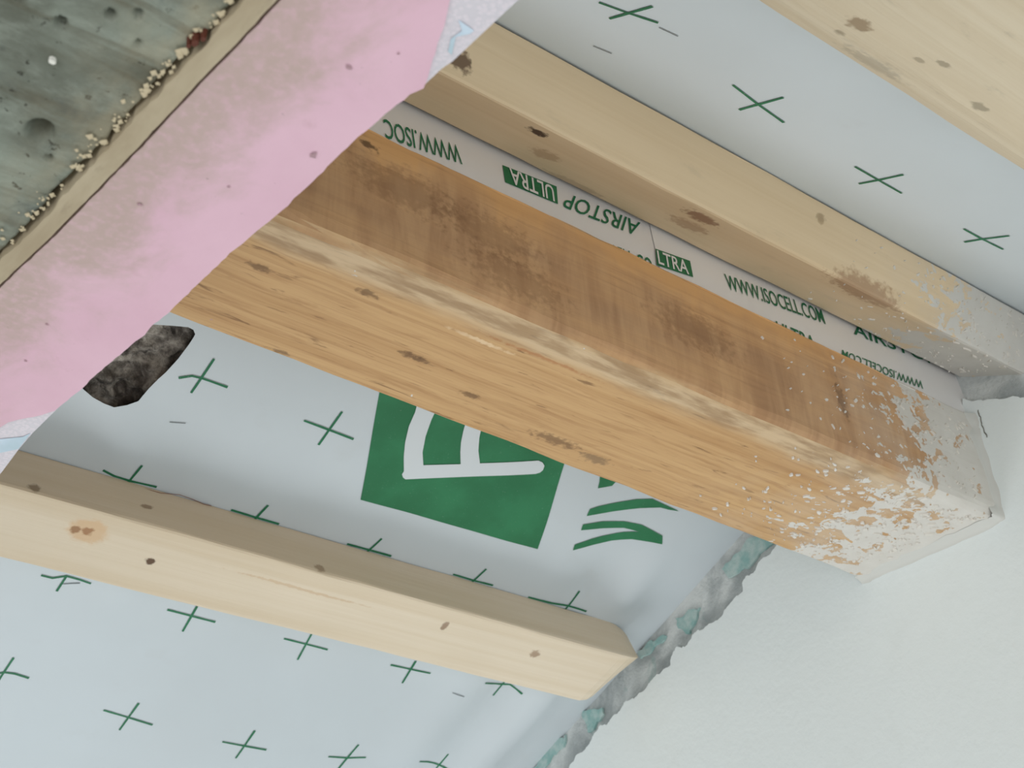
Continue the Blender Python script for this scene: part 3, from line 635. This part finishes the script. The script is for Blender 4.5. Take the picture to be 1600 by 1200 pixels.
flakes('plaster_splash', spots(90, 0.62, 0.81, (0.4499, 0.5363), (0.5023, 0.5601), NUPP.yz.to_tuple(), 2.0, 0.0035)
       + spots(110, 0.62, 0.81, (0.4495, 0.5370), (0.4330, 0.573), (-0.912, -0.41), 2.0, 0.0032), ub)

# ------------------------------------------------------------------ concrete slab edge with pink foam
def soffit_poly(name, poly, z0, z1, mat, parent=None, origin=None):
    n = len(poly)
    V = [(x, y, z0) for x, y in poly] + [(x, y, z1) for x, y in poly]
    F = [tuple(range(n)), tuple(range(n, 2 * n))] + [(i, (i + 1) % n, n + (i + 1) % n, n + i) for i in range(n)]
    return mesh_obj(name, V, F, mat, parent, origin)
Y0, Y1 = 0.03, 0.80
def ext(line):
    """edge carried on past the picture to both ends of the slab"""
    a, b = Vector(line[0]), Vector(line[-1]); line = sorted(line, key=lambda p: -p[1])
    hi, lo = Vector(line[0]), Vector(line[-1]); sl = (hi.x - lo.x) / (hi.y - lo.y)
    return [(hi.x + sl * (Y1 - hi.y), Y1)] + [tuple(p) for p in line] + [(lo.x + sl * (Y0 - lo.y), Y0)]
CE, CK = ext(list(CONC_EDGE)), ext(list(CRACK))
CONC = mat_concrete()
PITS = [(SOFF_PTS['hole'], 0.0040, 0.0085), (SOFF_PTS['fl1'], 0.0017, 0.006), (SOFF_PTS['f3'], 0.0016, 0.005), (SOFF_PTS['f4'], 0.0014, 0.005), (SOFF_PTS['f5'], 0.0012, 0.004), (SOFF_PTS['f6'], 0.0011, 0.003), (SOFF_PTS['f7'], 0.0012, 0.004)]
def conc_build():
    ex = lambda y: CE[0][0] + (CE[-1][0] - CE[0][0]) * (Y1 - y) / (Y1 - Y0)
    ys = frange(Y0, Y1, 620); us = [i / 110 for i in range(111)]
    V, F = [], []
    XL = -0.30
    for y in ys:
        x1 = ex(y) + 0.0012 * nz(y, 1, 1, 120) + 0.0025 * nz(y, 1, 1, 30)
        for u in us:
            x = (XL + (0.03 - XL) * u / 0.15) if u < 0.15 else (0.03 + (x1 - 0.03) * (u - 0.15) / 0.85)
            z = SOFFIT + 0.003 + 0.0006 * nz(x, y, 0, 30) + 0.0004 * nz(x, y, 0, 120)
            for (c, r, dp) in PITS:
                dx, dy = (x - c[0]) / r, (y - c[1]) / (r * 1.25); d2 = dx * dx + dy * dy
                if d2 < 4: z += dp * math.exp(-d2 ** 3)
            V.append((x, y, z))
    n = len(us); m_ = len(ys)
    for j in range(m_ - 1):
        for i in range(n - 1):
            a = j * n + i; F.append((a, a + 1, a + n + 1, a + n))
    # sides and top
    top = SOFFIT + 0.05
    b = len(V); V += [(V[j * n][0], ys[j], top) for j in range(m_)] + [(V[j * n + n - 1][0], ys[j], top) for j in range(m_)]
    for j in range(m_ - 1):
        F += [(j * n, (j + 1) * n, b + j + 1, b + j), (j * n + n - 1, (j + 1) * n + n - 1, b + m_ + j + 1, b + m_ + j), (b + j, b + j + 1, b + m_ + j + 1, b + m_ + j)]
    F.append(tuple(range(n)) + (b + m_, b)); F.append(tuple((m_ - 1) * n + i for i in range(n)) + (b + 2 * m_ - 1, b + m_ - 1))
    return mesh_obj('concrete_slab', V, F, CONC, None, (0, Y0, SOFFIT), True)
slab = tag(conc_build(), 'grey pitted concrete slab underside in the upper left corner', 'slab')
R = SOFF_PTS['rust']
V, F = [], []
for sx, sy, r in ((0, 0, 0.0022), (0.0012, -0.003, 0.0016), (-0.001, 0.0022, 0.0014)):
    b = len(V)
    for lv, k in ((0.0032, 1.0), (-0.0006, 0.7)):
        for i in range(6):
            a = i * 1.047; V.append((R[0] + sx + r * k * math.cos(a) * 0.7, R[1] + sy + r * k * math.sin(a), SOFFIT + lv))
    F += [tuple(range(b + 6, b + 12))] + [(b + i, b + (i + 1) % 6, b + 6 + (i + 1) % 6, b + 6 + i) for i in range(6)]
o = mesh_obj('rust_chip', V, F, plain('rust', lin(92, 48, 34)), slab); o['label'] = 'rusty brown chip'
w2 = SOFF_PTS['fl2']
o = soffit_poly('plaster_speck', [(w2[0] + 0.0012 * math.cos(a), w2[1] + 0.0010 * math.sin(a)) for a in (0, 1, 2.1, 3.2, 4.2, 5.2)], SOFFIT + 0.0015, SOFFIT + 0.0034, plain('white_speck', lin(228, 226, 216)), slab)

TANM = mat_tan()
def wob(line, amp, f, s): return [(x + amp * nz(x, y, s, f), y) for x, y in line]
def dens(line, st=0.003):
    out = []
    for a, b in zip(line, line[1:]):
        a, b = Vector(a), Vector(b); n = max(1, int((b - a).length / st)); out += [tuple(a + (b - a) * j / n) for j in range(n)]
    return out + [tuple(line[-1])]
tanpoly = wob(dens(CE), 0.0012, 160, 1.1) + list(reversed(wob(dens([(x - 0.0006, y) for x, y in CK]), 0.0003, 200, 5)))
tan = soffit_poly('edge_strip', tanpoly, SOFFIT, SOFFIT + 0.045, TANM, None, (0.11, Y0, SOFFIT))
tag(tan, 'narrow tan strip between the grey concrete and the pink foam board', 'strip')
V, F = [], []
for _ in range(520):
    i = random.random(); y = Y0 + 0.15 + (Y1 - Y0 - 0.25) * i
    if nz(y, 0, 3, 22) < -0.12 and random.random() < 0.8: continue
    x = CE[0][0] + (CE[-1][0] - CE[0][0]) * (Y1 - y) / (Y1 - Y0) - abs(random.gauss(0, 0.0022)) + 0.001; r = 0.0004 + 0.0011 * random.random() ** 2.2
    b = len(V); c = Vector((x, y, SOFFIT + 0.0018))
    for d in ((1, 0, 0), (0.2, 1.2, 0), (-1, 0.1, 0), (0, -1.1, 0.1), (0.4, 0.3, -0.35), (0, 0.1, 1)):
        V.append(c + Vector(d) * r * random.uniform(0.6, 1.2))
    F += [(b + 4, b, b + 1), (b + 4, b + 1, b + 2), (b + 4, b + 2, b + 3), (b + 4, b + 3, b), (b + 5, b + 1, b), (b + 5, b + 2, b + 1), (b + 5, b + 3, b + 2), (b + 5, b, b + 3)]
o = mesh_obj('mortar_crumbs', V, F, plain('crumb_mortar', lin(196, 182, 152), 0.9), tan); o['kind'] = 'stuff'; o['label'] = 'pale mortar crumbs along the strip'

sl = (CK[0][0] - CK[-1][0]) / (CK[0][1] - CK[-1][1]); PKO = (0.115, Y0, SOFFIT)
c0 = CK[-1][0] - PKO[0] - sl * 0.0
PINK = mat_pink((c0, sl))
po = [(PINK_OUT[0][0] - 0.01, Y1)] + list(PINK_OUT) + [(PINK_OUT[-1][0] + 0.012, Y0)]
pinkpoly = wob(dens([(x + 0.0006, y) for x, y in CK]), 0.0004, 200, 2) + list(reversed(wob(dens(po), 0.0005, 260, 3)))
pink = soffit_poly('foam_board', pinkpoly, SOFFIT + 0.0006, SOFFIT + 0.030, PINK, None, PKO)
tag(pink, 'pink rigid foam board beside the concrete, smudged with grey dirt', 'foam board')
for i, pm in enumerate(PINKMARKS):
    r = (0.0017, 0.0011, 0.0006, 0.0010, 0.0005, 0.0007, 0.0006, 0.0005)[i]
    for s_, g in ((1.0, 'dent_shade'),):
        ring = [(pm[0] + r * s_ * math.cos(a) * random.uniform(0.4, 1.3), pm[1] + r * s_ * 0.9 * math.sin(a) * random.uniform(0.4, 1.3)) for a in [k * 0.698 for k in range(9)]]
        n = len(ring); V = [(x, y, SOFFIT + 0.0002) for x, y in ring] + [(pm[0], pm[1], SOFFIT + 0.0004)]
        mesh_obj('dent_patch', V, [(k, (k + 1) % n, n) for k in range(n)], plain('dent_tone', lin(172, 140, 146)) if i == 0 else bpy.data.materials['dent_tone'], pink)  # small dents: their shade is put in as flat darker pink patches

FLEECE = mat_fleece()
fb = [(FL_IN_BOT[0][0] - 0.012, Y1)] + list(FL_IN_BOT) + list(reversed(FLEECE_OUT[:5])) + [(FLEECE_OUT[0][0] - 0.004, Y1)]
fa = list(reversed(FL_IN_TOP)) + [(FL_IN_TOP[0][0] + 0.004, Y0), (FLEECE_OUT[-1][0] + 0.014, Y0)] + list(reversed(FLEECE_OUT[-6:]))
for nm, poly, pr, lab in (('a', fa, FPRINT[0], 'white fleece corner with pale blue print, at the upper end of the pink board'),
                          ('b', fb, FPRINT[1], 'white fleece corner at the left picture edge, below the pink board')):
    o = soffit_poly('fleece_strip', poly, SOFFIT + 0.0014, SOFFIT + 0.0026, FLEECE, None, (poly[0][0], poly[0][1], SOFFIT))
    tag(o, lab, 'fleece', 'fleece strips')
    q = flat_poly('printed_mark', p_sof, pr, -0.0011, mat_ink('pale_blue_ink', lin(178, 198, 208), 0.4) if nm == 'a' else bpy.data.materials['pale_blue_ink'], o, 0.002)

# pier that carries the slab, outside the picture
tag(box('wall_left', -0.30, 0.09, 0.74, 0.80, FLOOR_Z, SOFFIT, CONC), kind='structure')

# a thin loose thread caught between the lower batten and the sheet
pts = [p_low(x, t, 0.0025 + 0.001 * math.sin(i)) for i, (x, t) in enumerate(THREAD)]
V, F = [], []
for i, p in enumerate(pts):
    d = (pts[min(i + 1, len(pts) - 1)] - pts[max(i - 1, 0)]).normalized(); a = d.cross(NLOW).normalized(); b_ = d.cross(a)
    V += [p + (a * math.cos(q) + b_ * math.sin(q)) * 0.0003 for q in (0, 1.57, 3.14, 4.71)]
    if i: F += [((i - 1) * 4 + k, (i - 1) * 4 + (k + 1) % 4, i * 4 + (k + 1) % 4, i * 4 + k) for k in range(4)]
th = mesh_obj('loose_thread', V, F, plain('thread_brown', lin(120, 78, 62)), None, pts[0])
tag(th, 'thin reddish thread loosely curled on the upper edge of the lower batten', 'thread')
